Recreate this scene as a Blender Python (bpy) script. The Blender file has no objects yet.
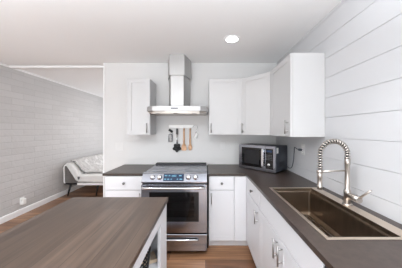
import bpy, bmesh, math, random
from mathutils import Vector, Matrix
C = bpy.context.scene.collection
PI = math.pi
random.seed(7)

# ------------------------------------------------------------------ camera
F_PX = 190.0
cd = bpy.data.cameras.new('camera'); cam = bpy.data.objects.new('camera', cd); C.objects.link(cam)
cam.location = (0, 0, 1.43); cam.rotation_euler = (PI/2, 0, 0)
cd.sensor_width = 36; cd.lens = F_PX/402*36
cd.shift_x = -4.5/402; cd.shift_y = -3.5/402
cd.clip_start = 0.02
bpy.context.scene.camera = cam
# ------------------------------------------------------------------ world, lights, exposure
sc = bpy.context.scene
sc.view_settings.view_transform = 'Standard'; sc.view_settings.look = 'None'
sc.view_settings.gamma = 1; sc.view_settings.exposure = 0.16
sc.view_settings.use_curve_mapping = False
w = bpy.data.worlds.new('sky'); sc.world = w; w.use_nodes = True
w.node_tree.nodes['Background'].inputs[0].default_value = (0.86, 0.93, 1, 1)
w.node_tree.nodes['Background'].inputs[1].default_value = 1.6
def area(name, loc, rot, sx, sy, power, col=(1,1,1), shape='RECTANGLE'):
    d = bpy.data.lights.new(name, 'AREA'); d.shape = shape; d.size = sx
    if shape == 'RECTANGLE': d.size_y = sy
    d.energy = power; d.color = col
    o = bpy.data.objects.new(name, d); C.objects.link(o); o.location = loc; o.rotation_euler = rot
    return o
# daylight through the windows of the wall behind the camera, then two added fills
area('daylight_rear', (-1.05, -2.45, 1.0), (PI/2+.2, 0, 0), 3.3, 1.6, 80, (0.96, 0.98, 1))
area('bounce_fill', (-0.9, -0.35, 2.02), (PI, 0, 0), 3.6, 2.4, 112, (0.885, 0.945, 1))  # added unseen upward light, brightens the ceiling in place of real bounce
area('far_room_fill', (-1.2, 6.42, 1.4), (-PI/2, 0, 0), 2.4, 1.6, 47, (0.92, 0.955, 1))  # added unseen light for the far room, no window built there
# light of the one built recessed lamp, plus added fill lamps without fixtures
for i, (lx, ly) in enumerate([(0.298, 2.14), (-1.2, 1.75), (0.298, 0.9), (-1.2, 0.4), (-2.4, 1.0), (0.1, -0.8), (-1.8, -1.0)]):
    area('lamp_and_fill_light', (lx, ly, 2.44), (0, 0, 0), 0.12, 0.12, 0.7 if i < 2 else 5, (0.97, 0.98, 1), 'DISK').data.spread = 1.75
area('lamp_and_fill_light', (-1.6, 4.6, 2.44), (0, 0, 0), 0.12, 0.12, 8, (1, 0.93, 0.88), 'DISK')

# ------------------------------------------------------------------ materials
def srgb(r, g, b):
    f = lambda c: (c/255/12.92 if c/255 <= 0.04045 else ((c/255+0.055)/1.055)**2.4)
    return (f(r), f(g), f(b), 1)
def mat(name, col, rough=0.5, metal=0.0, bump=0.0, bscale=60, var=0.0, vscale=8, stretch=(1,1,1), spec=0.5, emit=None, estr=0, aniso=0.0):
    m = bpy.data.materials.new(name); m.use_nodes = True
    nt = m.node_tree; b = nt.nodes['Principled BSDF']
    b.inputs['Base Color'].default_value = col; b.inputs['Roughness'].default_value = rough
    b.inputs['Metallic'].default_value = metal; b.inputs['Specular IOR Level'].default_value = spec
    if aniso: b.inputs['Anisotropic'].default_value = aniso
    if emit:
        b.inputs['Emission Color'].default_value = emit; b.inputs['Emission Strength'].default_value = estr
    tc = nt.nodes.new('ShaderNodeTexCoord'); mp = nt.nodes.new('ShaderNodeMapping')
    mp.inputs['Scale'].default_value = stretch
    nt.links.new(tc.outputs['Object'], mp.inputs['Vector'])
    n = nt.nodes.new('ShaderNodeTexNoise'); n.inputs['Scale'].default_value = vscale; n.inputs['Detail'].default_value = 4
    nt.links.new(mp.outputs[0], n.inputs['Vector'])
    r = nt.nodes.new('ShaderNodeValToRGB')
    v = max(var, 0.004)
    r.color_ramp.elements[0].position = 0.3; r.color_ramp.elements[1].position = 0.7
    r.color_ramp.elements[0].color = tuple(c*(1-v) for c in col[:3])+(1,)
    r.color_ramp.elements[1].color = tuple(min(1, c*(1+v)) for c in col[:3])+(1,)
    nt.links.new(n.outputs['Fac'], r.inputs[0]); nt.links.new(r.outputs[0], b.inputs['Base Color'])
    if bump:
        n2 = nt.nodes.new('ShaderNodeTexNoise'); n2.inputs['Scale'].default_value = bscale; n2.inputs['Detail'].default_value = 3
        nt.links.new(mp.outputs[0], n2.inputs['Vector'])
        bp = nt.nodes.new('ShaderNodeBump'); bp.inputs['Strength'].default_value = bump; bp.inputs['Distance'].default_value = 0.01
        nt.links.new(n2.outputs['Fac'], bp.inputs['Height']); nt.links.new(bp.outputs[0], b.inputs['Normal'])
    return m
def planks(name, c1, c2, cgap, plank_len, plank_w, rotz=0.0, rough=0.4, gap=0.002, grain=(2, 40), gvar=0.25):
    m = bpy.data.materials.new(name); m.use_nodes = True
    nt = m.node_tree; b = nt.nodes['Principled BSDF']; b.inputs['Roughness'].default_value = rough
    tc = nt.nodes.new('ShaderNodeTexCoord'); mp = nt.nodes.new('ShaderNodeMapping')
    mp.inputs['Rotation'].default_value = (0, 0, rotz)
    nt.links.new(tc.outputs['Object'], mp.inputs['Vector'])
    br = nt.nodes.new('ShaderNodeTexBrick')
    br.inputs['Color1'].default_value = c1; br.inputs['Color2'].default_value = c2; br.inputs['Mortar'].default_value = cgap
    br.inputs['Scale'].default_value = 1; br.inputs['Brick Width'].default_value = plank_len; br.inputs['Row Height'].default_value = plank_w
    br.inputs['Mortar Size'].default_value = gap; br.offset = 0.37; br.offset_frequency = 2
    nt.links.new(mp.outputs[0], br.inputs['Vector'])
    mg = nt.nodes.new('ShaderNodeMapping'); mg.inputs['Scale'].default_value = (grain[0], grain[1], 1)
    nt.links.new(mp.outputs[0], mg.inputs['Vector'])
    n = nt.nodes.new('ShaderNodeTexNoise'); n.inputs['Scale'].default_value = 1; n.inputs['Detail'].default_value = 6
    n.inputs['Distortion'].default_value = 0.6
    nt.links.new(mg.outputs[0], n.inputs['Vector'])
    r = nt.nodes.new('ShaderNodeValToRGB')
    r.color_ramp.elements[0].position = 0.3; r.color_ramp.elements[1].position = 0.72
    r.color_ramp.elements[0].color = (1-gvar,)*3+(1,); r.color_ramp.elements[1].color = (1+gvar*0.6,)*3+(1,)
    nt.links.new(n.outputs['Fac'], r.inputs[0])
    mx = nt.nodes.new('ShaderNodeMix'); mx.data_type = 'RGBA'; mx.blend_type = 'MULTIPLY'; mx.inputs['Factor'].default_value = 1
    nt.links.new(br.outputs['Color'], mx.inputs['A']); nt.links.new(r.outputs[0], mx.inputs['B'])
    nt.links.new(mx.outputs['Result'], b.inputs['Base Color'])
    bp = nt.nodes.new('ShaderNodeBump'); bp.inputs['Strength'].default_value = 0.15; bp.inputs['Distance'].default_value = 0.003
    nt.links.new(n.outputs['Fac'], bp.inputs['Height']); nt.links.new(bp.outputs[0], b.inputs['Normal'])
    return m
def block_wall(name, col):
    m = bpy.data.materials.new(name); m.use_nodes = True
    nt = m.node_tree; b = nt.nodes['Principled BSDF']; b.inputs['Roughness'].default_value = 0.6
    tc = nt.nodes.new('ShaderNodeTexCoord'); sp = nt.nodes.new('ShaderNodeSeparateXYZ'); cb = nt.nodes.new('ShaderNodeCombineXYZ')
    nt.links.new(tc.outputs['Object'], sp.inputs[0]); nt.links.new(sp.outputs['Y'], cb.inputs['X']); nt.links.new(sp.outputs['Z'], cb.inputs['Y'])
    br = nt.nodes.new('ShaderNodeTexBrick'); br.inputs['Scale'].default_value = 1
    br.inputs['Brick Width'].default_value = 0.41; br.inputs['Row Height'].default_value = 0.103
    br.inputs['Mortar Size'].default_value = 0.008; br.inputs['Mortar Smooth'].default_value = 0.6
    br.inputs['Color1'].default_value = col; br.inputs['Color2'].default_value = tuple(c*0.93 for c in col[:3])+(1,)
    br.inputs['Mortar'].default_value = tuple(c*0.9 for c in col[:3])+(1,)
    nt.links.new(cb.outputs[0], br.inputs['Vector']); nt.links.new(br.outputs['Color'], b.inputs['Base Color'])
    n = nt.nodes.new('ShaderNodeTexNoise'); n.inputs['Scale'].default_value = 14; n.inputs['Detail'].default_value = 4
    nt.links.new(tc.outputs['Object'], n.inputs['Vector'])
    ma = nt.nodes.new('ShaderNodeMath'); ma.operation = 'MULTIPLY_ADD'; ma.inputs[1].default_value = -0.55
    nt.links.new(br.outputs['Fac'], ma.inputs[0]); nt.links.new(n.outputs['Fac'], ma.inputs[2])
    bp = nt.nodes.new('ShaderNodeBump'); bp.inputs['Strength'].default_value = 0.5; bp.inputs['Distance'].default_value = 0.012
    nt.links.new(ma.outputs[0], bp.inputs['Height']); nt.links.new(bp.outputs[0], b.inputs['Normal'])
    return m
def glass(name, tint=(1,1,1,1), amount=0.9):
    m = bpy.data.materials.new(name); m.use_nodes = True
    nt = m.node_tree; nt.nodes.clear()
    out = nt.nodes.new('ShaderNodeOutputMaterial'); tr = nt.nodes.new('ShaderNodeBsdfTransparent'); tr.inputs[0].default_value = tint
    gl = nt.nodes.new('ShaderNodeBsdfGlossy'); gl.inputs['Roughness'].default_value = 0.03
    fr = nt.nodes.new('ShaderNodeFresnel'); fr.inputs[0].default_value = 1.5
    mx = nt.nodes.new('ShaderNodeMixShader')
    nt.links.new(fr.outputs[0], mx.inputs[0]); nt.links.new(tr.outputs[0], mx.inputs[1]); nt.links.new(gl.outputs[0], mx.inputs[2])
    nt.links.new(mx.outputs[0], out.inputs[0])
    return m
M = dict(
    ceiling = mat('ceiling_paint', srgb(250,250,250), 0.9, bump=0.05, bscale=90),
    wall = mat('white_paint', srgb(216,215,214), 0.6, var=0.01, vscale=2),
    ship = mat('shiplap_paint', srgb(204,204,206), 0.5, var=0.01, vscale=2),
    trim = mat('trim_paint', srgb(244,244,244), 0.45),
    block = block_wall('painted_block', srgb(204,202,201)),
    floor = planks('floor_planks', srgb(174,130,96), srgb(116,80,57), srgb(70,52,42), 1.1, 0.15, 0, 0.35, grain=(1.6,26), gvar=0.5),
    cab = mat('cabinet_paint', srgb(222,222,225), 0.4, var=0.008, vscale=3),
    upper = mat('cabinet_paint_light_offset', srgb(200,199,199), 0.4, var=0.008, vscale=3),  # same cabinet white, greyed to offset the stronger light on wall cabinets
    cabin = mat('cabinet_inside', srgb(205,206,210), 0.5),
    counter = mat('counter_laminate', srgb(62,52,47), 0.33, var=0.22, vscale=30, bump=0.03, bscale=200),
    island = planks('island_wood', srgb(88,73,63), srgb(70,58,50), srgb(46,38,34), 1.9, 0.105, PI/2, 0.28, gap=0.0012, grain=(1.6,40), gvar=0.4),
    steel = mat('brushed_steel', srgb(172,175,184), 0.15, 1.0, var=0.05, vscale=6, stretch=(1,1,60)),
    steel_h = mat('brushed_hood_steel', srgb(190,189,188), 0.5, 1.0, var=0.04, vscale=6, stretch=(40,1,1)),
    chrome = mat('chrome', srgb(222,222,224), 0.1, 1.0),
    nickel = mat('brushed_nickel', srgb(196,188,181), 0.28, 1.0, var=0.05),
    nickel_l = mat('satin_steel', srgb(205,203,200), 0.4, 1.0),
    sink = mat('sink_steel', srgb(130,115,100), 0.4, 1.0, var=0.12, vscale=5, stretch=(1,6,1)),
    rim = mat('sink_rim_steel', srgb(226,212,196), 0.35, 1.0, var=0.04),
    black = mat('black_plastic', srgb(22,22,24), 0.35),
    blackm = mat('black_matte', srgb(18,18,20), 0.7),
    blackg = mat('black_glass', srgb(10,11,13), 0.06),
    cooktop = mat('cooktop_glass', srgb(108,112,122), 0.1),
    darkgrey = mat('dark_grey_metal', srgb(64,68,76), 0.45, 0.3),
    pull = mat('pull_nickel', srgb(168,166,164), 0.35, 1.0),
    knob = mat('knob_nickel', srgb(118,117,116), 0.3, 1.0),
    plate = mat('white_plastic', srgb(246,246,244), 0.35),
    outlet = mat('pale_grey_plastic', srgb(220,219,218), 0.4),
    slot = mat('slot_dark', srgb(70,70,72), 0.5),
    cord = mat('grey_cord', srgb(78,84,92), 0.5),
    disp = mat('display_blue', srgb(22,40,62), 0.1, emit=srgb(20,50,90), estr=0.25),
    digit = mat('display_digits', srgb(110,165,190), 0.3, emit=srgb(90,190,230), estr=0.15),
    wood = mat('utensil_wood', srgb(212,170,136), 0.6, var=0.15, vscale=20, stretch=(6,6,1)),
    tan = mat('tan_card', srgb(206,184,158), 0.7, var=0.06),
    cush = mat('white_upholstery', srgb(232,231,229), 0.8, bump=0.1, bscale=120),
    lens = mat('lamp_lens', srgb(255,255,255), 0.4, emit=(1,0.98,0.95,1), estr=6),
    oglass = glass('tinted_oven_glass', (0.4,0.4,0.43,1)),
    wglass = glass('window_glass', (0.96,0.98,0.98,1)),
    cavity = mat('oven_enamel', srgb(24,24,27), 0.4, var=0.2, vscale=60),
)
def throw_mat():
    m = mat('printed_throw', srgb(205,203,201), 0.85, bump=0.3, bscale=30)
    nt = m.node_tree; b = nt.nodes['Principled BSDF']
    tc = nt.nodes.new('ShaderNodeTexCoord')
    n = nt.nodes.new('ShaderNodeTexNoise'); n.inputs['Scale'].default_value = 5.5; n.inputs['Detail'].default_value = 2
    nt.links.new(tc.outputs['Object'], n.inputs['Vector'])
    r = nt.nodes.new('ShaderNodeValToRGB'); e = r.color_ramp.elements
    e[0].position = 0.36; e[0].color = srgb(222,220,218); e[1].position = 0.62; e[1].color = srgb(206,204,201)
    for p, c in ((0.45, (206,204,202)), (0.47, (172,168,166)), (0.50, (196,194,192)), (0.54, (202,198,196)), (0.56,(178,175,172)), (0.58,(204,202,200))):
        k = r.color_ramp.elements.new(p); k.color = srgb(*c)
    nt.links.new(n.outputs['Fac'], r.inputs[0]); nt.links.new(r.outputs[0], b.inputs['Base Color'])
    return m
M['throw'] = throw_mat()

# ------------------------------------------------------------------ mesh helpers
def nb(): return bmesh.new()
def box(bm, x0, x1, y0, y1, z0, z1, bev=0.0, seg=1, Mx=None):
    t = bmesh.new()
    bmesh.ops.create_cube(t, size=1)
    for v in t.verts:
        v.co = Vector((x0+(v.co.x+.5)*(x1-x0), y0+(v.co.y+.5)*(y1-y0), z0+(v.co.z+.5)*(z1-z0)))
    if bev: bmesh.ops.bevel(t, geom=t.edges[:], offset=bev, segments=seg, profile=0.5, affect='EDGES')
    join(bm, t, Mx)
def join(bm, t, Mx=None):
    if Mx is not None: t.transform(Mx)
    me = bpy.data.meshes.new('tmp'); t.to_mesh(me); t.free(); bm.from_mesh(me); bpy.data.meshes.remove(me)
def prism(bm, pts, z0, z1, bev=0.0, Mx=None):
    t = bmesh.new()
    lo = [t.verts.new((p[0], p[1], z0)) for p in pts]; hi = [t.verts.new((p[0], p[1], z1)) for p in pts]
    n = len(pts)
    t.faces.new(lo[::-1]); t.faces.new(hi)
    for i in range(n): t.faces.new((lo[i], lo[(i+1)%n], hi[(i+1)%n], hi[i]))
    bmesh.ops.recalc_face_normals(t, faces=t.faces[:])
    if bev: bmesh.ops.bevel(t, geom=t.edges[:], offset=bev, segments=1, profile=0.5, affect='EDGES')
    join(bm, t, Mx)
def prism_y(bm, pts, y0, y1, bev=0.0, Mx=None):      # pts are (x, z), extruded along y
    t = Matrix(((1,0,0,0),(0,0,1,0),(0,1,0,0),(0,0,0,1)))
    prism(bm, pts, y0, y1, bev, t if Mx is None else Mx @ t)
def prism_x(bm, pts, x0, x1, bev=0.0, Mx=None):      # pts are (y, z), extruded along x
    t = Matrix(((0,0,1,0),(1,0,0,0),(0,1,0,0),(0,0,0,1)))
    prism(bm, pts, x0, x1, bev, t if Mx is None else Mx @ t)
def tube(bm, pts, r, n=10, closed=False, Mx=None):
    pts = [Vector(p) for p in pts]; rr = r if isinstance(r, (list, tuple)) else [r]*len(pts)
    t = bmesh.new(); rings = []; up = None
    N = len(pts)
    for i, p in enumerate(pts):
        a = pts[i-1] if (i > 0 or closed) else p; b = pts[(i+1) % N] if (i < N-1 or closed) else p
        d = (b-a).normalized()
        if up is None:
            up = d.orthogonal().normalized()
        up = (up - d*up.dot(d))
        up = up.normalized() if up.length > 1e-6 else d.orthogonal().normalized()
        s = d.cross(up)
        rings.append([t.verts.new(p + (up*math.cos(2*PI*k/n) + s*math.sin(2*PI*k/n))*rr[i]) for k in range(n)])
    for i in range(N if closed else N-1):
        A, B = rings[i], rings[(i+1) % N]
        for k in range(n): t.faces.new((A[k], A[(k+1)%n], B[(k+1)%n], B[k]))
    if not closed: t.faces.new(rings[0][::-1]); t.faces.new(rings[-1])
    bmesh.ops.recalc_face_normals(t, faces=t.faces[:])
    for f in t.faces: f.smooth = len(f.verts) == 4
    join(bm, t, Mx)
def lathe(bm, prof, n=24, Mx=None):                  # prof: (r, z) from bottom to top round the z axis
    t = bmesh.new(); rings = []
    for r, z in prof:
        rings.append([t.verts.new((max(r,1e-5)*math.cos(2*PI*k/n), max(r,1e-5)*math.sin(2*PI*k/n), z)) for k in range(n)])
    for A, B in zip(rings, rings[1:]):
        for k in range(n): t.faces.new((A[k], A[(k+1)%n], B[(k+1)%n], B[k]))
    t.faces.new(rings[0][::-1]); t.faces.new(rings[-1])
    bmesh.ops.remove_doubles(t, verts=t.verts[:], dist=1e-5)
    bmesh.ops.recalc_face_normals(t, faces=t.faces[:])
    for f in t.faces: f.smooth = True
    join(bm, t, Mx)
def T(x, y, z): return Matrix.Translation((x, y, z))
def RZ(a): return Matrix.Rotation(a, 4, 'Z')
def RX(a): return Matrix.Rotation(a, 4, 'X')
def RY(a): return Matrix.Rotation(a, 4, 'Y')
def root_loc(o):
    p = Vector((0,0,0))
    while o: p += o.location; o = o.parent
    return p
def obj(name, bm, m, parent=None, label=None, smooth=None):
    if parent is not None: bm.transform(Matrix.Translation(-root_loc(parent)))
    me = bpy.data.meshes.new(name); bm.to_mesh(me); bm.free()
    me.materials.append(m)
    if smooth is not None:
        for p in me.polygons: p.use_smooth = smooth
    o = bpy.data.objects.new(name, me); C.objects.link(o)
    if parent is not None: o.parent = parent
    if label: o['label'] = label
    return o
def thing(name, label, cat, loc, group=None):
    o = bpy.data.objects.new(name, None); C.objects.link(o); o.location = loc; o.empty_display_size = 0.1
    o['label'] = label; o['category'] = cat
    if group: o['group'] = group
    return o
def tagged(name, bm, m, label, cat, loc=None, group=None):
    if loc is not None: bm.transform(Matrix.Translation(-Vector(loc)))
    o = obj(name, bm, m); o['label'] = label; o['category'] = cat
    if loc is not None: o.location = loc
    if group: o['group'] = group
    return o
def struct(name, bm, m, parent=None):
    o = obj(name, bm, m, parent)
    if parent is None: o['kind'] = 'structure'
    return o

# ------------------------------------------------------------------ the setting
XL, XR, YB, YR, YF, H = -3.14, 1.08, 2.90, -2.6, 6.5, 2.46
b = nb(); box(b, XL-.12, XR+.12, YR-.12, YF+.12, -.08, 0); struct('floor', b, M['floor'])
b = nb(); box(b, XL-.12, XR+.12, YR-.12, YF+.12, H, H+.1); struct('ceiling', b, M['ceiling'])
b = nb(); box(b, XL-.12, XL, YR-.12, YF+.12, 0, H); struct('wall_left', b, M['block'])
b = nb()                                             # shiplap on the right wall, groove every board
box(b, XR+.006, XR+.12, YR-.12, YF+.12, 0, H)
z = 1.013 - 6*.177
while z < H:
    box(b, XR, XR+.007, YR, YB, max(0, z+.0015), min(H, z+.177-.0015)); z += .177
struct('wall_right', b, M['ship'])
b = nb()
box(b, -1.545, XR, YB+.006, YB+.12, 0, H)
for z0, z1 in ((0, .9935), (.9965, 1.2685), (1.2715, H)):
    box(b, -1.545, XR, YB, YB+.007, z0, z1)
struct('wall_back', b, M['wall'])
b = nb(); box(b, XL, XR, YF, YF+.12, 0, H); struct('wall_far', b, M['wall'])
b = nb()                                             # wall behind the camera, with two window openings
for x0, x1, z0, z1 in ((XL, -2.75, 0, H), (-1.2, -.9, 0, H), (.65, XR, 0, H), (-2.75, -1.2, 0, .35), (-2.75, -1.2, 2.25, H), (-.9, .65, 0, .35), (-.9, .65, 2.25, H)):
    box(b, x0, x1, YR-.12, YR, z0, z1)
struct('wall_rear', b, M['wall'])
for i, (x0, x1) in enumerate(((-2.75, -1.2), (-.9, .65))):
    b = nb()
    for a in ((x0, x0+.05, .35, 2.25), (x1-.05, x1, .35, 2.25), (x0+.05, x1-.05, .35, .40), (x0+.05, x1-.05, 2.20, 2.25), ((x0+x1)/2-.02, (x0+x1)/2+.02, .40, 2.20)):
        box(b, a[0], a[1], YR-.09, YR-.04, a[2], a[3])
    f = struct('window_%d' % (i+1), b, M['trim'])
    b = nb(); box(b, x0+.05, x1-.05, YR-.07, YR-.064, .40, 2.20); obj('pane', b, M['wglass'], f)
b = nb(); box(b, XL+.02, -1.545, YB+.12, YB+.2, H-.03, H); struct('trim_1', b, M['trim'])
b = nb(); box(b, -1.56, -1.545, YB-.005, YB+.125, 0, H, 0); struct('trim_2', b, M['trim'])
b = nb(); prism_y(b, [(XL, 0), (XL+.016, 0), (XL+.016, .085), (XL+.008, .10), (XL, .10)], YR, YF); struct('baseboard_left', b, M['trim'])
b = nb(); box(b, XL, XL+.02, YR, YF, H-.028, H); struct('trim_3', b, M['trim'])
b = nb(); box(b, XL+.016, XR, YF-.016, YF, 0, .1); struct('baseboard_far', b, M['trim'])

# ------------------------------------------------------------------ cabinets
def bar_pull(parent, Mx, x, z, L=.13, vert=True, y=-.02):
    b = nb()
    if vert:
        tube(b, [(x, y-.03, z-L/2), (x, y-.03, z+L/2)], .0058, 10, Mx=Mx)
        for s in (-1, 1): tube(b, [(x, y, z+s*L*.32), (x, y-.03, z+s*L*.32)], .0045, 8, Mx=Mx)
    obj('handle', b, M['pull'], parent, 'brushed nickel bar handle')
def knob(parent, Mx, x, z, y=-.02):
    b = nb()
    lathe(b, [(.006, 0), (.006, .012), (.011, .016), (.0155, .022), (.0145, .028), (.008, .030)], 16, Mx @ T(x, y, z) @ RX(PI/2))
    obj('knob', b, M['knob'], parent, 'round nickel knob')
def shaker(parent, Mx, x0, x1, z0, z1, fr=.055, name='door'):
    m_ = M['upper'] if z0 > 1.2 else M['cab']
    b = nb(); t = .02
    for a in ((x0, x0+fr, z0, z1), (x1-fr, x1, z0, z1), (x0+fr, x1-fr, z0, z0+fr), (x0+fr, x1-fr, z1-fr, z1)):
        box(b, a[0], a[1], -t, -.001, a[2], a[3], Mx=Mx)
    box(b, x0+fr, x1-fr, -t+(.005 if z0 > 1.2 else .002), -.001, z0+fr, z1-fr, Mx=Mx)
    return obj(name, b, m_, parent)
def slab(parent, Mx, x0, x1, z0, z1, name='drawer'):
    b = nb(); box(b, x0, x1, -.02, -.001, z0, z1, .002, Mx=Mx); return obj(name, b, M['cab'], parent)

def cabinet(label, Mx, wd, dp, z0, z1, kick=True, group=None, name='base_cabinet'):
    base = Mx @ Vector((wd/2, dp/2, 0 if kick else z0))
    t = thing(name, label, 'cabinet', base, group)
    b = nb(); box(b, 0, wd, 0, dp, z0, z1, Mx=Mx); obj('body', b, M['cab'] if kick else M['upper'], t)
    if kick:
        b = nb(); box(b, 0, wd, .06, dp, 0, z0, Mx=Mx); obj('toe_kick', b, M['cab'], t)
    return t
G = .0025
BZ0, BZ1 = .10, .884
FY = 2.305                                            # front of the carcasses on the back wall
# base cabinet left of the range
Mx = T(-1.21, FY, 0)
t = cabinet('white base cabinet left of the range with one drawer over a door', Mx, .465, YB-FY-.002, BZ0, BZ1)
d = slab(t, Mx, G, .465-G, .715, .878); knob(d, Mx, .2325, .797)
d = shaker(t, Mx, G, .465-G, .105, .71); bar_pull(d, Mx, .425, .62)
# base cabinet right of the range
Mx = T(.04, FY, 0)
t = cabinet('white narrow base cabinet between the range and the blank corner panel', Mx, .305, YB-FY-.002, BZ0, BZ1)
d = slab(t, Mx, G, .305-G, .715, .878); knob(d, Mx, .155, .797)
d = shaker(t, Mx, G, .305-G, .105, .71); bar_pull(d, Mx, .03, .62)
# blind corner
Mx = T(.345, FY, 0)
t = cabinet('plain white corner base cabinet with no door or drawer', Mx, XR-.345-.002, YB-FY-.002, BZ0, BZ1, name='corner_cabinet')
b = nb(); box(b, .0025, .145, -.02, -.001, .105, .878, Mx=Mx); obj('front_panel', b, M['cab'], t)
# right run, fronts facing -X; local x runs towards the camera
FX = .512
RR = RZ(-PI/2)
Mx = T(FX, FY-.001, 0) @ RR
t = cabinet('white base cabinet on the right run beside the corner, knob drawer over a door', Mx, .585, XR-FX-.002, BZ0, BZ1)
b = nb(); box(b, 0, .06, -.019, -.001, .105, .878, Mx=Mx); obj('filler_strip', b, M['cab'], t)
d = slab(t, Mx, .063, .585-G, .715, .878); knob(d, Mx, .32, .797)
d = shaker(t, Mx, .063, .585-G, .105, .71); bar_pull(d, Mx, .515, .615)
Mx = T(FX, FY-.588, 0) @ RR
t = thing('sink_cabinet', 'white double-door sink base cabinet under the large steel sink', 'cabinet', Mx @ Vector((.46, .28, 0)))
b = nb()
box(b, 0, .018, 0, XR-FX-.002, BZ0, BZ1, Mx=Mx); box(b, .902, .92, 0, XR-FX-.002, BZ0, BZ1, Mx=Mx)
box(b, .018, .902, 0, XR-FX-.002, BZ0, BZ0+.018, Mx=Mx); box(b, .018, .902, XR-FX-.01, XR-FX-.002, BZ0+.018, BZ1, Mx=Mx)
box(b, .018, .902, 0, .018, .70, BZ1, Mx=Mx)
obj('body', b, M['cab'], t)
b = nb(); box(b, 0, .92, .06, XR-FX-.002, 0, BZ0, Mx=Mx); obj('toe_kick', b, M['cab'], t)
slab(t, Mx, G, .92-G, .715, .878, 'false_front')
d = shaker(t, Mx, G, .46-G/2, .105, .71); bar_pull(d, Mx, .42, .625)
d = shaker(t, Mx, .46+G/2, .92-G, .105, .71); bar_pull(d, Mx, .50, .625)
# dishwasher at the near end of the right run
Mx = T(FX, FY-1.512, 0) @ RR
t = thing('dishwasher', 'dark dishwasher at the near end of the right cabinets', 'dishwasher', Mx @ Vector((.3, .28, 0)))
b = nb(); box(b, 0, .6, .0, XR-FX-.002, .02, .878, Mx=Mx); obj('body', b, M['blackm'], t)
b = nb(); box(b, .003, .597, -.02, -.001, .11, .872, .004, Mx=Mx); dd = obj('door', b, M['darkgrey'], t)
b = nb(); tube(b, [(.05, -.055, .80), (.55, -.055, .80)], .01, 12, Mx=Mx)
for xx in (.08, .52): tube(b, [(xx, -.02, .80), (xx, -.055, .80)], .008, 8, Mx=Mx)
obj('handle', b, M['steel'], dd)

# upper cabinets
UZ0, UZ1 = 1.372, 2.132
UY = 2.59
Mx = T(-1.06, UY, 0)
t = cabinet('narrow white wall cabinet left of the range hood', Mx, .309, YB-UY-.002, UZ0, UZ1, False, name='wall_cabinet')
d = shaker(t, Mx, G, .309-G, UZ0+.002, UZ1-.002); bar_pull(d, Mx, .27, 1.463)
Mx = T(.047, UY, 0)
t = cabinet('square-fronted white wall cabinet just right of the range hood', Mx, .445, YB-UY-.002, UZ0, UZ1, False, name='wall_cabinet')
d = shaker(t, Mx, G, .445-G, UZ0+.002, UZ1-.002); bar_pull(d, Mx, .028, 1.463)
A, B = Vector((.494, UY, 0)), Vector((.788, 2.27, 0))
t = thing('corner_wall_cabinet', 'white diagonal corner wall cabinet above the microwave', 'cabinet', (.9, 2.7, UZ0))
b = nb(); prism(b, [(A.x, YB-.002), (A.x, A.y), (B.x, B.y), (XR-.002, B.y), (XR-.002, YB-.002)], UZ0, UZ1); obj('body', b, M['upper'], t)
Mx = T(A.x, A.y, 0) @ RZ(math.atan2(B.y-A.y, B.x-A.x)); W = (B-A).length
d = shaker(t, Mx, .012, W-.008, UZ0+.002, UZ1-.002); bar_pull(d, Mx, .042, 1.463)
Mx = T(.788, 2.268, 0) @ RR
t = cabinet('white wall cabinet on the shiplap wall, its blank side facing the camera', Mx, .552, XR-.788-.002, UZ0, UZ1, False, name='wall_cabinet')
d = shaker(t, Mx, .012, .552-G, UZ0+.002, UZ1-.002); bar_pull(d, Mx, .50, 1.462)

# ------------------------------------------------------------------ countertops
CZ0, CZ1, CY, CX = .8855, .914, 2.275, .483
b = nb(); box(b, -1.235, -.742, CY, YB-.001, CZ0, CZ1, .003)
tagged('countertop', b, M['counter'], 'short dark grey countertop section left of the range', 'countertop', (-.99, 2.6, CZ0))
SX0, SX1, SY0, SY1 = .572, 1.014, .895, 1.714           # sink outline
b = nb()
pts_o = [(.035, CY), (CX, CY), (CX, .19), (XR-.001, .19), (XR-.001, YB-.001), (.035, YB-.001)]
box(b, .035, XR-.001, CY, YB-.001, CZ0, CZ1)
box(b, CX, XR-.001, SY1-.012, CY, CZ0, CZ1)
box(b, CX, XR-.001, .19, SY0+.012, CZ0, CZ1)
box(b, CX, SX0+.012, SY0+.012, SY1-.012, CZ0, CZ1)
box(b, SX1-.012, XR-.001, SY0+.012, SY1-.012, CZ0, CZ1)
bmesh.ops.remove_doubles(b, verts=b.verts[:], dist=1e-5)
tagged('countertop', b, M['counter'], 'long dark grey L-shaped countertop with the sink, along the right wall', 'countertop', (.8, 1.5, CZ0))

# ------------------------------------------------------------------ sink
t = thing('sink', 'large rectangular brown-grey steel workstation sink set in the right countertop', 'sink', (.79, 1.3, CZ1))
ix0, ix1, iy0, iy1 = SX0+.02, SX1-.07, SY0+.02, SY1-.02
b = nb(); zt = CZ1+.004
for a in ((SX0, ix0, SY0, SY1), (ix1, SX1, SY0, SY1), (ix0, ix1, SY0, iy0), (ix0, ix1, iy1, SY1)):
    box(b, a[0], a[1], a[2], a[3], CZ1+.0003, zt, .0012)
obj('rim', b, M['rim'], t, 'pale steel rim')
b = nb(); zb = .69
def ring(x0, x1, y0, y1, z, r=.02, n=5):
    out = []
    for cx, cy, a0 in ((x1-r, y1-r, 0), (x0+r, y1-r, PI/2), (x0+r, y0+r, PI), (x1-r, y0+r, 1.5*PI)):
        for k in range(n+1): out.append(b.verts.new((cx+r*math.cos(a0+PI/2*k/n), cy+r*math.sin(a0+PI/2*k/n), z)))
    return out
R_ = [ring(ix0-.001, ix1+.001, iy0-.001, iy1+.001, zt-.001, .003), ring(ix0, ix1, iy0, iy1, CZ1-.022, .006), ring(ix0+.012, ix1-.012, iy0, iy1, CZ1-.024, .006),
      ring(ix0+.014, ix1-.014, iy0+.004, iy1-.004, CZ1-.03, .015), ring(ix0+.018, ix1-.018, iy0+.01, iy1-.01, zb+.02, .02), ring(ix0+.034, ix1-.034, iy0+.028, iy1-.028, zb, .02)]
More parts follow.
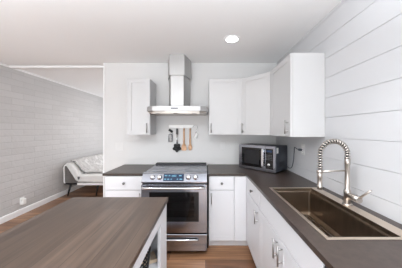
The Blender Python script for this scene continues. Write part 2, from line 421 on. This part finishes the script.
for p, q in zip(R_, R_[1:]):
    for k in range(len(p)): b.faces.new((p[k], q[k], q[(k+1) % len(p)], p[(k+1) % len(p)]))
b.faces.new(R_[-1]); bmesh.ops.recalc_face_normals(b, faces=b.faces[:])
for f in b.faces: f.normal_flip()
bo = obj('basin', b, M['sink'], t)
b = nb()
lathe(b, [(.045, 0), (.045, .003), (.036, .004), (.030, .001), (.012, .001), (.010, .006), (.004, .007)], 24, T((ix0+ix1)/2+.05, 1.3, zb+.0005)); obj('drain', b, M['nickel'], t)
b = nb()
for k in range(7):
    yy = iy0+.06+k*.02
for k in range(5):                                       # wires of the bottom grid
    xx = ix0+.09+k*.045
    tube(b, [(xx, iy0+.06, zb+.02), (xx, iy1-.06, zb+.02)], .003, 6)
for k in range(7):
    yy = iy0+.06+k*(iy1-iy0-.12)/6
    tube(b, [(ix0+.08, yy, zb+.015), (ix0+.28, yy, zb+.015)], .003, 6)
for xx in (ix0+.09, ix0+.27):
    for yy in (iy0+.08, iy1-.08): tube(b, [(xx, yy, zb+.001), (xx, yy, zb+.02)], .004, 6)
obj('bottom_grid', b, M['nickel'], t)

# ------------------------------------------------------------------ faucet
fx, fy = .982, 1.316
t = thing('faucet', 'tall brushed nickel spring-neck faucet standing on the sink rim', 'faucet', (fx, fy, zt))
b = nb(); lathe(b, [(.031, 0), (.031, .006), (.027, .010), (.024, .012)], 24, T(fx, fy, zt)); obj('base', b, M['nickel'], t)
b = nb(); lathe(b, [(.0215, .012), (.0215, .095), (.018, .104), (.0155, .108), (.0155, .275), (.018, .28), (.018, .312), (.013, .318)], 24, T(fx, fy, zt)); obj('column', b, M['nickel'], t)
Rr = .094; cxa, cza = fx-Rr, 1.262
path = [Vector((fx, fy, z)) for z in (1.22, 1.235, 1.25)]
for k in range(25):
    a = PI*k/24; path.append(Vector((cxa+Rr*math.cos(a), fy, cza+Rr*math.sin(a))))
for z in (1.24, 1.21, 1.18, 1.16, 1.145): path.append(Vector((fx-2*Rr-.002*(1.262-z)/.1, fy, z)))
b = nb(); tube(b, path, .0085, 10); obj('hose', b, M['blackm'], t, 'dark inner hose')
# spring as a helix round the hose path
L = [0]
for p, q in zip(path, path[1:]): L.append(L[-1]+(q-p).length)
def at_len(s):
    for i in range(len(path)-1):
        if s <= L[i+1] or i == len(path)-2:
            u = (s-L[i])/max(1e-9, L[i+1]-L[i]); return path[i].lerp(path[i+1], u), (path[min(i+2, len(path)-1)]-path[max(i-1, 0)]).normalized()
hp = []; pitch = .018; turns = L[-1]/pitch; ns = int(turns*9)
for k in range(ns+1):
    s = L[-1]*k/ns; p, d = at_len(s); nrm = Vector((0,1,0)); bi = d.cross(nrm).normalized(); a = 2*PI*turns*k/ns
    hp.append(p + (nrm*math.cos(a)+bi*math.sin(a))*.0150)
b = nb(); tube(b, hp, .0042, 6); obj('spring', b, M['nickel'], t)
b = nb(); hx = fx-2*Rr-.003
lathe(b, [(.013, 0), (.0175, .002), (.0175, .022), (.0155, .026), (.0155, .075), (.0175, .08), (.0165, .118), (.012, .124)], 20, T(hx, fy, 1.024)); obj('spray_head', b, M['nickel'], t)
b = nb(); tube(b, [(fx-.014, fy, 1.152), (hx+.016, fy, 1.146)], .0058, 8); lathe(b, [(.019, 0), (.021, .001), (.021, .015), (.019, .016)], 20, T(hx, fy, 1.138)); obj('docking_arm', b, M['nickel'], t)
b = nb()
tube(b, [(fx, fy-.018, .985), (fx, fy-.105, .985)], .0205, 18)
obj('valve', b, M['nickel'], t)
b = nb(); tube(b, [(fx, fy-.095, .99), (fx+.006, fy-.125, 1.022), (fx+.012, fy-.175, 1.068)], [.0075, .0065, .006], 10); obj('lever', b, M['nickel'], t)

# ------------------------------------------------------------------ range
rx0, rx1 = -.733, .016; rc = (rx0+rx1)/2; RF = 2.165
t = thing('range', 'stainless steel electric range with front controls, between the base cabinets', 'range', (rc, 2.5, 0))
b = nb(); box(b, rx0+.002, rx1+.018, 2.235, YB-.03, .05, .905); box(b, rx0+.03, rx1-.03, 2.26, YB-.06, 0, .05); obj('body', b, M['blackm'], t, 'black range body')
b = nb(); box(b, rx0-.004, rx1+.004, 2.245, YB-.03, .906, .926, .004); obj('cooktop', b, M['cooktop'], t, 'smooth grey glass cooktop')
for bx, by, r in ((rc-.19, 2.42, .09), (rc+.19, 2.42, .11), (rc-.19, 2.68, .075), (rc+.19, 2.68, .075)):
    ringp = [(bx+r*math.cos(2*PI*k/40), by+r*math.sin(2*PI*k/40), .9265) for k in range(40)]
    b = nb(); tube(b, ringp, .0015, 4, True); obj('burner_ring', b, M['darkgrey'], t)
b = nb(); prism_x(b, [(2.78, .926), (2.78, .942), (2.795, .949), (2.868, .949), (2.868, .926)], rx0+.004, rx1-.004); obj('rear_vent', b, M['black'], t, 'black vent strip')
# sloped control panel
pz0, pz1, py0, py1 = .832, .93, 2.168, 2.238
b = nb(); prism_x(b, [(py0, pz0), (py0, pz0+.012), (py1-.012, pz1-.004), (py1, pz1), (2.27, pz1), (2.27, pz0)], rx0, rx1); cp = obj('control_panel', b, M['steel'], t)
ang = math.atan2((py1-.012)-py0, (pz1-.004)-(pz0+.012))     # tilt from the vertical
def on_panel(x, u):                                         # frame on the panel, y out of it
    p = Vector((x, py0+(py1-.012-py0)*u, pz0+.012+(pz1-.004-pz0-.012)*u)); return T(*p) @ RX(-ang)
P = on_panel(-.368, .52)
b = nb(); box(b, -.118, .118, -.004, .001, -.042, .042, .001, Mx=P); ds = obj('display', b, M['disp'], cp, 'dark blue touch display')
for xx, zz, wd, hh in [(-.09, .02, .03, .01), (-.05, .02, .02, .01), (.075, .02, .03, .01), (-.095, -.022, .022, .01), (-.06, -.022, .022, .01), (-.025, -.022, .014, .01), (.045, -.022, .014, .01), (.085, -.022, .03, .01)] + [(-.018+k*.014, .017, .008, .018) for k in range(4)]:
    b = nb(); box(b, xx-wd/2, xx+wd/2, -.0052, -.004, zz-hh/2, zz+hh/2, Mx=P); obj('lit_key', b, M['digit'], ds, 'pale blue lit key')
for xx in (-.612, -.53, -.197, -.115):
    P = on_panel(xx, .52)
    b = nb(); lathe(b, [(.031, 0), (.031, .004), (.025, .008), (.022, .028), (.019, .031), (.004, .031)], 22, P @ RX(PI/2))
    box(b, -.004, .004, -.038, -.028, -.02, .02, .001, Mx=P)
    obj('knob', b, M['chrome'], cp, 'chrome knob')
b = nb(); box(b, rx0+.004, rx1-.004, 2.19, 2.26, .812, .833); obj('vent_gap', b, M['black'], t)
# oven door
b = nb(); x0, x1, z0, z1 = rx0, rx1, .262, .811; wx0, wx1, wz0, wz1 = rc-.283, rc+.283, .39, .728
for a in ((x0, wx0, z0, z1), (wx1, x1, z0, z1), (wx0, wx1, z0, wz0), (wx0, wx1, wz1, z1)): box(b, a[0], a[1], RF, 2.205, a[2], a[3])
box(b, x0, x1, 2.226, 2.232, z0, z1)
bmesh.ops.remove_doubles(b, verts=b.verts[:], dist=1e-5)
dr = obj('oven_door', b, M['steel'], t)
b = nb()
for a in ((wx0, wx0+.055, wz0, wz1), (wx1-.055, wx1, wz0, wz1), (wx0+.055, wx1-.055, wz0, wz0+.05), (wx0+.055, wx1-.055, wz1-.05, wz1)): box(b, a[0], a[1], RF+.003, RF+.01, a[2], a[3])
obj('window_border', b, M['blackg'], dr, 'black glass border')
b = nb(); box(b, wx0+.055, wx1-.055, RF+.005, RF+.008, wz0+.05, wz1-.05); obj('window_pane', b, M['oglass'], dr, 'tinted oven glass')
b = nb(); box(b, wx0, wx1, 2.2255, 2.226, wz0, wz1); obj('oven_cavity', b, M['cavity'], dr)
b = nb()
for zz in (.51, .60):
    for dz in (0, .012): tube(b, [(wx0+.05, 2.2, zz+dz), (wx1-.05, 2.2, zz+dz)], .0028, 6)
    for k in range(14): tube(b, [(wx0+.07+k*.033, 2.195, zz), (wx0+.07+k*.033, 2.222, zz)], .002, 5)
obj('oven_rack', b, M['nickel'], dr)
b = nb(); zz = .785
hpts = [(x0+.02, RF-.005, zz), (x0+.028, RF-.035, zz), (x0+.05, RF-.048, zz)] + [(x0+.05+(x1-x0-.1)*k/8, RF-.048-.010*math.sin(PI*k/8), zz) for k in range(1, 8)] + [(x1-.05, RF-.048, zz), (x1-.028, RF-.035, zz), (x1-.02, RF-.005, zz)]
tube(b, hpts, .0125, 12); obj('handle', b, M['chrome'], dr, 'bowed chrome door handle')
# storage drawer
b = nb(); box(b, x0, x1, RF, 2.234, .055, .243, .003); dw = obj('storage_drawer', b, M['steel'], t)
b = nb(); box(b, rc-.27, rc+.27, RF-.0015, RF, .186, .21, 0); obj('handle_recess', b, M['black'], dw)
b = nb(); tube(b, [(rc-.275, RF-.004, .19), (rc-.26, RF-.02, .19), (rc+.26, RF-.02, .19), (rc+.275, RF-.004, .19)], .0095, 12); obj('handle', b, M['chrome'], dw, 'chrome bar handle')

# ------------------------------------------------------------------ range hood
hc = -.385
t = thing('range_hood', 'stainless chimney range hood on the wall above the range', 'range hood', (hc, 2.7, 1.665))
kc = hc+.02; plan = [(kc-.395, YB-.002), (kc-.395, 2.47), (kc-.37, 2.41), (kc-.30, 2.365), (kc-.15, 2.345), (kc+.15, 2.345), (kc+.30, 2.365), (kc+.37, 2.41), (kc+.395, 2.47), (kc+.395, YB-.002)]
b = nb(); prism(b, plan, 1.672, 1.735, .003); cn = obj('canopy', b, M['steel_h'], t)
b = nb(); prism(b, [(kc+(x-kc)*.95, YB-.012 if y > 2.8 else 2.62+(y-2.62)*.9) for x, y in plan], 1.655, 1.673); 
obj('underside', b, M['nickel'], cn, 'grey underside panel')
for s in (-1, 1):
    b = nb(); xa = hc+s*.17
    box(b, xa-.14, xa+.14, 2.46, 2.80, 1.648, 1.656, .002); obj('filter', b, M['nickel'], cn)
for s in (-1, 1):
    b = nb(); lathe(b, [(.02, 0), (.02, .006), (.014, .007)], 16, T(hc+s*.24, 2.45, 1.649)); obj('lamp', b, M['plate'], cn)
b = nb(); box(b, hc-.045, hc+.045, 2.3425, 2.346, 1.698, 1.712, .001); obj('brand_plate', b, M['darkgrey'], cn)  # small blank brand plate, lettering left out
def chim(hw_f, hw_b, yf): return [(hc-hw_b, YB-.002), (hc-hw_b, YB-.09), (hc-hw_f, yf), (hc+hw_f, yf), (hc+hw_b, YB-.09), (hc+hw_b, YB-.002)]
b = nb(); prism(b, chim(.088, .155, 2.585), 1.735, 2.19, .002); obj('chimney', b, M['steel_h'], t)
b = nb(); prism(b, chim(.102, .170, 2.565), 2.18, H-.001, .002); obj('chimney_cover', b, M['steel_h'], t)

# ------------------------------------------------------------------ utensil rail and utensils
RYW = YB-.002
t = thing('utensil_rail', 'white wall rail with hooks under the range hood', 'rail', (-.375, YB, 1.49))
b = nb(); box(b, -.557, -.19, RYW-.014, RYW, 1.470, 1.518, .003); rl = obj('bar', b, M['plate'], t)
hooks = [-.53, -.43, -.325, -.265, -.232, -.2]
for hxk in hooks:
    b = nb(); tube(b, [(hxk, RYW-.012, 1.482), (hxk, RYW-.02, 1.478), (hxk, RYW-.024, 1.466), (hxk, RYW-.03, 1.462), (hxk, RYW-.034, 1.470)], .0022, 6); obj('hook', b, M['plate'], t)
uy = RYW-.028
# short dark grater
x = -.53
t = thing('grater', 'short dark grey grater, leftmost on the utensil rail', 'utensil', (x, uy, 1.26))
b = nb(); box(b, x-.029, x+.029, uy-.004, uy+.004, 1.258, 1.375, .003); bl = obj('blade', b, M['darkgrey'], t)
b = nb()
for k in range(5):
    for j in range(9): box(b, x-.016+k*.0075, x-.013+k*.0075, uy-.006, uy-.004, 1.268+j*.0115, 1.273+j*.0115)
obj('teeth', b, M['nickel'], bl)
b = nb(); box(b, -.034, .034, -.008, .008, -.017, .017, .004, Mx=T(x+.004, uy, 1.425) @ RY(.6)); obj('grip', b, M['blackm'], t)
b = nb(); tube(b, [(x, uy, 1.374), (x, uy, 1.415)], .004, 6); tube(b, [(x, uy, 1.43), (x, uy, 1.463)], .003, 6); obj('shank', b, M['nickel'], t)
# skimmer with black slotted head
x = -.43
t = thing('skimmer', 'black slotted skimmer with a pale steel handle on the utensil rail', 'utensil', (x, uy, 1.12))
b = nb(); tube(b, [(x, uy, 1.225), (x, uy, 1.372)], .011, 8); obj('handle', b, M['chrome'], t)
b = nb(); box(b, x-.016, x+.016, uy-.006, uy+.006, 1.37, 1.46, .004); obj('grip', b, M['slot'], t)
b = nb()
pts = []
for k in range(40):
    a = 2*PI*k/40; r = .060+.010*math.cos(5*a+PI/2); pts.append((x+r*math.cos(a), 1.17+r*math.sin(a)))
prism_y(b, pts, uy-.006, uy+.002)
for k in range(5):
    a = PI/2+2*PI*k/5; tube(b, [(x+.015*math.cos(a), uy-.007, 1.17+.015*math.sin(a)), (x+.042*math.cos(a), uy-.007, 1.17+.042*math.sin(a))], .006, 6)
obj('head', b, M['blackm'], t)
# wooden spatula and spoon
x = -.325
b = nb(); tube(b, [(x, uy, 1.20), (x, uy, 1.35), (x, uy, 1.462)], [.014, .0125, .011], 8)
prism_y(b, [(x-.009, 1.24), (x-.032, 1.205), (x-.041, 1.16), (x-.038, 1.135), (x-.025, 1.128), (x+.025, 1.128), (x+.038, 1.135), (x+.041, 1.16), (x+.032, 1.205), (x+.009, 1.24)], uy-.004, uy+.004, .0015)
tagged('spatula', b, M['wood'], 'broad-bladed wooden spatula hanging on the utensil rail', 'utensil', (x, uy, 1.13))
x = -.232
b = nb(); tube(b, [(x, uy, 1.20), (x, uy, 1.35), (x, uy, 1.462)], [.014, .0125, .011], 8)
lathe(b, [(.002, 0), (.018, .008), (.028, .03), (.031, .05), (.024, .075), (.016, .095), (.012, .105)], 16, T(x, uy, 1.128) @ Matrix.Diagonal((1, .35, 1, 1)))
tagged('spoon', b, M['wood'], 'narrow wooden spoon, right of the wooden spatula on the rail', 'utensil', (x, uy, 1.13))
x = -.145
t = thing('ladle', 'pale curved ladle hanging at the right end of the utensil rail', 'utensil', (x, uy, 1.29))
pts = [(x-.052, 1.475), (x-.03, 1.50), (x+.005, 1.51), (x+.026, 1.49), (x+.018, 1.45), (x+.004, 1.415), (x-.004, 1.39)]
b = nb(); tube(b, [(p[0], uy+.006, p[1]) for p in pts], .0035, 8); obj('handle', b, M['chrome'], t)
b = nb(); lathe(b, [(.002, 0), (.018, .006), (.026, .024), (.028, .05), (.022, .08), (.009, .098)], 16, T(x-.012, uy, 1.305) @ RY(.35) @ Matrix.Diagonal((.75, .5, 1, 1))); obj('bowl', b, M['plate'], t)

# ------------------------------------------------------------------ microwave
Pm = Vector((.826, 2.246, CZ1)); th = math.atan2(-.389, .362)
mw, mdp, mz0, mz1 = .53, .325, .012, .325
Mx = T(*Pm) @ RZ(th) @ T(-mw, 0, 0)
t = thing('microwave', 'stainless and black microwave oven turned diagonally in the counter corner', 'microwave', Mx @ Vector((mw/2, mdp/2, 0)))
b = nb(); box(b, 0, mw, .022, mdp, mz0, mz1, .006, Mx=Mx); bd = obj('body', b, M['darkgrey'], t, 'dark grey casing')
for xx in (.05, mw-.05):
    for yy in (.06, mdp-.05):
        b = nb(); lathe(b, [(.014, 0), (.016, mz0)], 12, Mx @ T(xx, yy, 0.0003)); obj('foot', b, M['black'], bd)
b = nb()
xs = .395
for a in ((0, .045, mz0, mz1), (xs-.045, xs, mz0, mz1), (.045, xs-.045, mz0, mz0+.035), (.045, xs-.045, mz1-.032, mz1)): box(b, a[0], a[1], 0, .0215, a[2], a[3], Mx=Mx)
dr = obj('door', b, M['steel'], t, 'stainless door frame')
b = nb(); box(b, .045, xs-.045, .003, .015, mz0+.035, mz1-.032, Mx=Mx); wn = obj('window', b, M['blackg'], dr)
b = nb(); box(b, .085, xs-.085, .0018, .003, mz0+.07, mz1-.062, .0004, Mx=Mx); obj('mesh_screen', b, M['cavity'], wn, 'dark grey screened window')
b = nb(); box(b, .356, .386, -.03, -.012, mz0+.055, mz1-.04, .005, Mx=Mx)
for zz in (mz0+.075, mz1-.065): box(b, .362, .38, -.013, .0, zz-.008, zz+.008, Mx=Mx)
obj('handle', b, M['chrome'], dr, 'wide steel bar handle')
b = nb(); box(b, xs+.002, mw, 0, .0215, mz0, mz1, .002, Mx=Mx); pn = obj('control_frame', b, M['steel'], t)
b = nb(); box(b, xs+.008, mw-.028, -.002, 0, mz0+.035, mz1-.032, .0006, Mx=Mx); cpn = obj('control_panel', b, M['blackg'], pn, 'black control panel')
b = nb(); box(b, xs+.022, mw-.042, -.003, -.002, mz1-.075, mz1-.05, Mx=Mx); obj('clock_display', b, M['disp'], cpn)
for r in range(4):
    for c in range(3):
        b = nb(); box(b, xs+.018+c*.028, xs+.036+c*.028, -.0035, -.002, mz1-.115-r*.018, mz1-.105-r*.018, .0005, Mx=Mx); obj('button', b, M['slot'], cpn)
b = nb(); lathe(b, [(.02, 0), (.02, .006), (.015, .012), (.003, .012)], 20, Mx @ T(xs+.052, -.002, mz0+.085) @ RX(PI/2)); obj('dial', b, M['chrome'], cpn, 'silver dial')
b = nb(); box(b, mw-.0002, mw+.0012, .03, .075, mz1-.085, mz1-.018, Mx=Mx); obj('sticker', b, M['plate'], bd, 'white paper sticker')
b = nb()
for k in range(8): box(b, mw-.0005, mw+.001, .10+k*.018, .11+k*.018, mz0+.05, mz0+.12, Mx=Mx)
obj('side_vent', b, M['black'], bd)
b = nb(); cord = [(1.045, 2.46, .975), (1.062, 2.40, .955), (1.068, 2.345, .985), (1.064, 2.30, 1.07), (1.058, 2.27, 1.16), (1.045, 2.235, 1.225), (1.035, 2.20, 1.235), (1.04, 2.16, 1.222), (1.05, 2.135, 1.215)]
def smooth(pts, n=5):
    P_ = [Vector(p) for p in pts]; out = []
    for i in range(len(P_)-1):
        p0, p1, p2, p3 = P_[max(i-1, 0)], P_[i], P_[i+1], P_[min(i+2, len(P_)-1)]
        for k in range(n):
            u = k/n; out.append(.5*((2*p1)+(-p0+p2)*u+(2*p0-5*p1+4*p2-p3)*u*u+(-p0+3*p1-3*p2+p3)*u**3))
    return out+[P_[-1]]
tube(b, smooth(cord), .0042, 8); cdo = obj('power_cord', b, M['cord'], t, 'grey power cord')
b = nb(); box(b, 1.042, 1.071, 2.10, 2.145, 1.203, 1.228, .005); obj('plug', b, M['cord'], cdo)

# ------------------------------------------------------------------ outlets and switches
def plate_yz(name, label, cat, y, z, wy, hz, x, sgn, mat_, kind='outlet'):
    t = thing(name, label, cat, (x, y, z-hz/2))
    b = nb(); xa, xb = sorted((x, x+sgn*.006)); box(b, xa, xb, y-wy/2, y+wy/2, z-hz/2, z+hz/2, .0015); pl = obj('cover_plate', b, mat_, t)
    for dz in (-.024, .024):
        b = nb(); xa, xb = sorted((x+sgn*.006, x+sgn*.008)); box(b, xa, xb, y-.016, y+.016, z+dz-.016, z+dz+.016, .0005); so = obj('socket', b, M['plate'], pl)
        b = nb(); xa, xb = sorted((x+sgn*.008, x+sgn*.0085))
        for dy in (-.006, .006): box(b, xa, xb, y+dy-.0012, y+dy+.0012, z+dz-.005, z+dz+.005)
        obj('slots', b, M['slot'], so)
    return t
plate_yz('wall_outlet', 'white outlet on the shiplap wall with the microwave plugged in', 'outlet', 2.10, 1.222, .075, .118, XR-.0005, -1, M['outlet'])
t = plate_yz('wall_outlet', 'white outlet low on the grey block wall', 'outlet', 3.25, .225, .08, .125, XL+.0005, 1, M['plate'])
b = nb(); box(b, XL+.009, XL+.05, 3.217, 3.283, .17, .265, .006)
tagged('plug_in_adapter', b, M['plate'], 'small white plug-in box on the low block-wall outlet', 'adapter', (XL+.009, 3.25, .17))
t = thing('light_switch', 'pale double switch plate on the back wall, left of the range', 'switch', (-1.315, YB, 1.125))
b = nb(); box(b, -1.375, -1.255, YB-.006, YB-.0005, 1.125, 1.245, .0015); pl = obj('cover_plate', b, M['outlet'], t)
for s in (-1, 1):
    b = nb(); box(b, -1.315+s*.024-.016, -1.315+s*.024+.016, YB-.0085, YB-.006, 1.152, 1.218, .001); obj('rocker', b, M['outlet'], pl)
t = thing('wall_outlet', 'pale outlet on the back wall between range and microwave', 'outlet', (.263, YB, 1.14))
b = nb(); box(b, .226, .30, YB-.006, YB-.0005, 1.142, 1.258, .0015); pl = obj('cover_plate', b, M['outlet'], t)
for dz in (-.024, .024):
    b = nb(); box(b, .247, .279, YB-.008, YB-.006, 1.2+dz-.016, 1.2+dz+.016, .0005); obj('socket', b, M['outlet'], pl)

# ------------------------------------------------------------------ island
ix0_, ix1_, iy0_, iy1_ = -1.03, -.288, -.35, 1.473
t = thing('island', 'white kitchen island with a brown wood plank top and an open side shelf', 'island', (-.66, .55, 0))
b = nb(); box(b, ix0_, ix1_, iy0_, iy1_, .886, .914, .002); obj('worktop', b, M['island'], t, 'brown wood plank worktop')
bx0, bx1, by0, by1 = -1.0, -.300, -.32, 1.462
b = nb()                                               # carcass with cubbies open to the right side
box(b, bx0, bx0+.02, by0, by1, .0, .885)
box(b, bx0+.02, bx1-.02, by1-.02, by1, .0, .885); box(b, bx0+.02, bx1-.02, by0, by0+.02, .0, .885)
box(b, bx0+.02, bx1-.02, .65, .67, .1, .885)
box(b, bx0+.02, bx1-.02, by0+.02, by1-.02, .09, .11)
box(b, bx0+.32, bx0+.34, by0+.02, by1-.02, .11, .885)
obj('carcass', b, M['cabin'], t)
b = nb(); box(b, bx0+.34, bx1-.02, .67, by1-.02, .50, .52); obj('shelf', b, M['cabin'], t)
b = nb()                                               # face frame
box(b, bx1-.02, bx1, by1-.19, by1, .0, .885); box(b, bx1-.02, bx1, by0, by0+.06, .0, .885)
box(b, bx1-.02, bx1, .62, .70, .1, .805)
box(b, bx1-.02, bx1, by0+.06, by1-.19, .805, .885); box(b, bx1-.02, bx1, by0+.06, by1-.19, .0, .12)
obj('face_frame', b, M['cab'], t)
# wire basket on the shelf
t = thing('wire_basket', 'black wire basket on the open shelf of the island', 'basket', (-.432, 1.10, .52))
Kb = (-.432, 1.10, .521)
b = nb()
for k in range(9):
    zz = .008+k*.024; r = .075+.030*min(1, (k/8)**.6)
    tube(b, [(Kb[0]+r*math.cos(2*PI*j/36), Kb[1]+r*1.25*math.sin(2*PI*j/36), Kb[2]+zz) for j in range(36)], .0045, 6, True)
obj('hoops', b, M['black'], t)
b = nb()
for j in range(6):
    a = 2*PI*j/6+.4; tube(b, [(Kb[0]+(.075+.030*u**.6)*math.cos(a)*.97, Kb[1]+(.075+.030*u**.6)*1.25*math.sin(a)*.97, Kb[2]+.006+u*.192) for u in (0, .25, .5, .75, 1)], .0025, 5)
obj('uprights', b, M['black'], t)
b = nb(); box(b, -.47-.09, -.47+.11, -.06, .06, 0, .03, .003)
b.transform(T(.0,0,0))
bm2 = nb(); box(bm2, -.10, .10, -.05, .05, 0, .022, .003, Mx=T(-.445, 1.31, .5205) @ RZ(.5)); b.free()
tagged('wooden_board', bm2, M['tan'], 'small tan board lying beside the wire basket on the island shelf', 'board', (-.445, 1.31, .5205))

# ------------------------------------------------------------------ futon sofa against the block wall
fy0, fy1 = 4.13, 6.02
t = thing('futon', 'white futon sofa with dark legs against the grey block wall', 'futon', (-2.7, 5.2, 0))
b = nb(); prism_y(b, [(-2.80, .31), (-2.12, .29), (-2.10, .31), (-2.10, .42), (-2.13, .445), (-2.74, .46), (-2.80, .43)], fy0, fy1, .02); obj('seat_cushion', b, M['cush'], t)
b = nb(); prism_y(b, [(-2.82, .325), (-2.755, .33), (-2.70, .40), (-2.93, .71), (-2.985, .73), (-3.04, .71), (-3.05, .675)], fy0, fy1, .02); obj('backrest', b, M['cush'], t)
b = nb(); box(b, -2.80, -2.12, fy0+.01, fy1-.01, .235, .285, .005); obj('seat_frame', b, M['plate'], t, 'white seat frame')
b = nb(); box(b, -3.10, -2.76, fy0+.02, fy0+.06, .245, .275, .004); obj('hinge_bracket', b, M['black'], t, 'black folding bracket')
b = nb(); box(b, -3.10, -2.76, fy1-.06, fy1-.02, .245, .275, .004); obj('hinge_bracket', b, M['black'], t, 'black folding bracket')
for yy in (fy0+.03, fy1-.03):
    b = nb(); tube(b, [(-3.02, yy, .69), (-3.08, yy, .665), (-3.10, yy, .62), (-3.09, yy, .30), (-3.07, yy, .27)], .014, 8); obj('arm_frame', b, M['plate'], t, 'thin white arm tube')
for yy in (fy0+.05, fy1-.05):
    for xa, xb in ((-2.96, -3.03), (-2.36, -2.40)):
        b = nb(); tube(b, [(xa, yy, .25), (xb, yy, 0.0)], [.024, .016], 10); obj('leg', b, M['black'], t, 'dark tapered leg')
# throw over the backrest and seat
b = nb()
prof = [(-3.035, .745), (-2.985, .755), (-2.915, .735), (-2.81, .595), (-2.70, .475), (-2.60, .475), (-2.40, .468), (-2.16, .46)]
def lerp_prof(u):
    s = u*(len(prof)-1); i = min(int(s), len(prof)-2); f = s-i
    return (prof[i][0]+(prof[i+1][0]-prof[i][0])*f, prof[i][1]+(prof[i+1][1]-prof[i][1])*f)
nu, nv = 40, 60; grid = []
from mathutils import noise
for j in range(nv+1):
    row = []
    for i in range(nu+1):
        x, z = lerp_prof(i/nu); yb = fy0+.10+(fy1-.15-fy0-.10)*j/nv
        edge = .05*noise.noise(Vector((i*.2, 3, 0)))*(1-j/nv)
        h = .022*abs(noise.noise(Vector((x*7, yb*5, z*7)))) + .01*abs(noise.noise(Vector((x*19, yb*16, z*19))))
        row.append(b.verts.new((x+h*.7, yb+edge+ (.25*max(0, i/nu-.45)*(1-j/nv)), z+h)))
    grid.append(row)
for j in range(nv):
    for i in range(nu): f = b.faces.new((grid[j][i], grid[j][i+1], grid[j+1][i+1], grid[j+1][i])); f.smooth = True
bmesh.ops.recalc_face_normals(b, faces=b.faces[:])
o = tagged('throw_blanket', b, M['throw'], 'rumpled grey-patterned throw spread over the white futon', 'blanket', (-2.7, 5.2, .47))
md = o.modifiers.new('thickness', 'SOLIDIFY'); md.thickness = .008; md.offset = 1

# ------------------------------------------------------------------ recessed light
t = thing('recessed_light', 'round lit recessed downlight in the white ceiling', 'ceiling light', (.298, 2.14, H))
b = nb()
prof_ = [(.092, H-.0005), (.09, H-.006), (.074, H-.009), (.07, H-.006), (.068, H-.0005)]
lathe(b, prof_[::-1], 32, T(.298, 2.14, 0)); obj('trim_ring', b, M['trim'], t)
b = nb(); lathe(b, [(.0, H-.0085), (.05, H-.008), (.068, H-.0065), (.068, H-.005)], 32, T(.298, 2.14, 0)); obj('lens', b, M['lens'], t, 'glowing white lens')
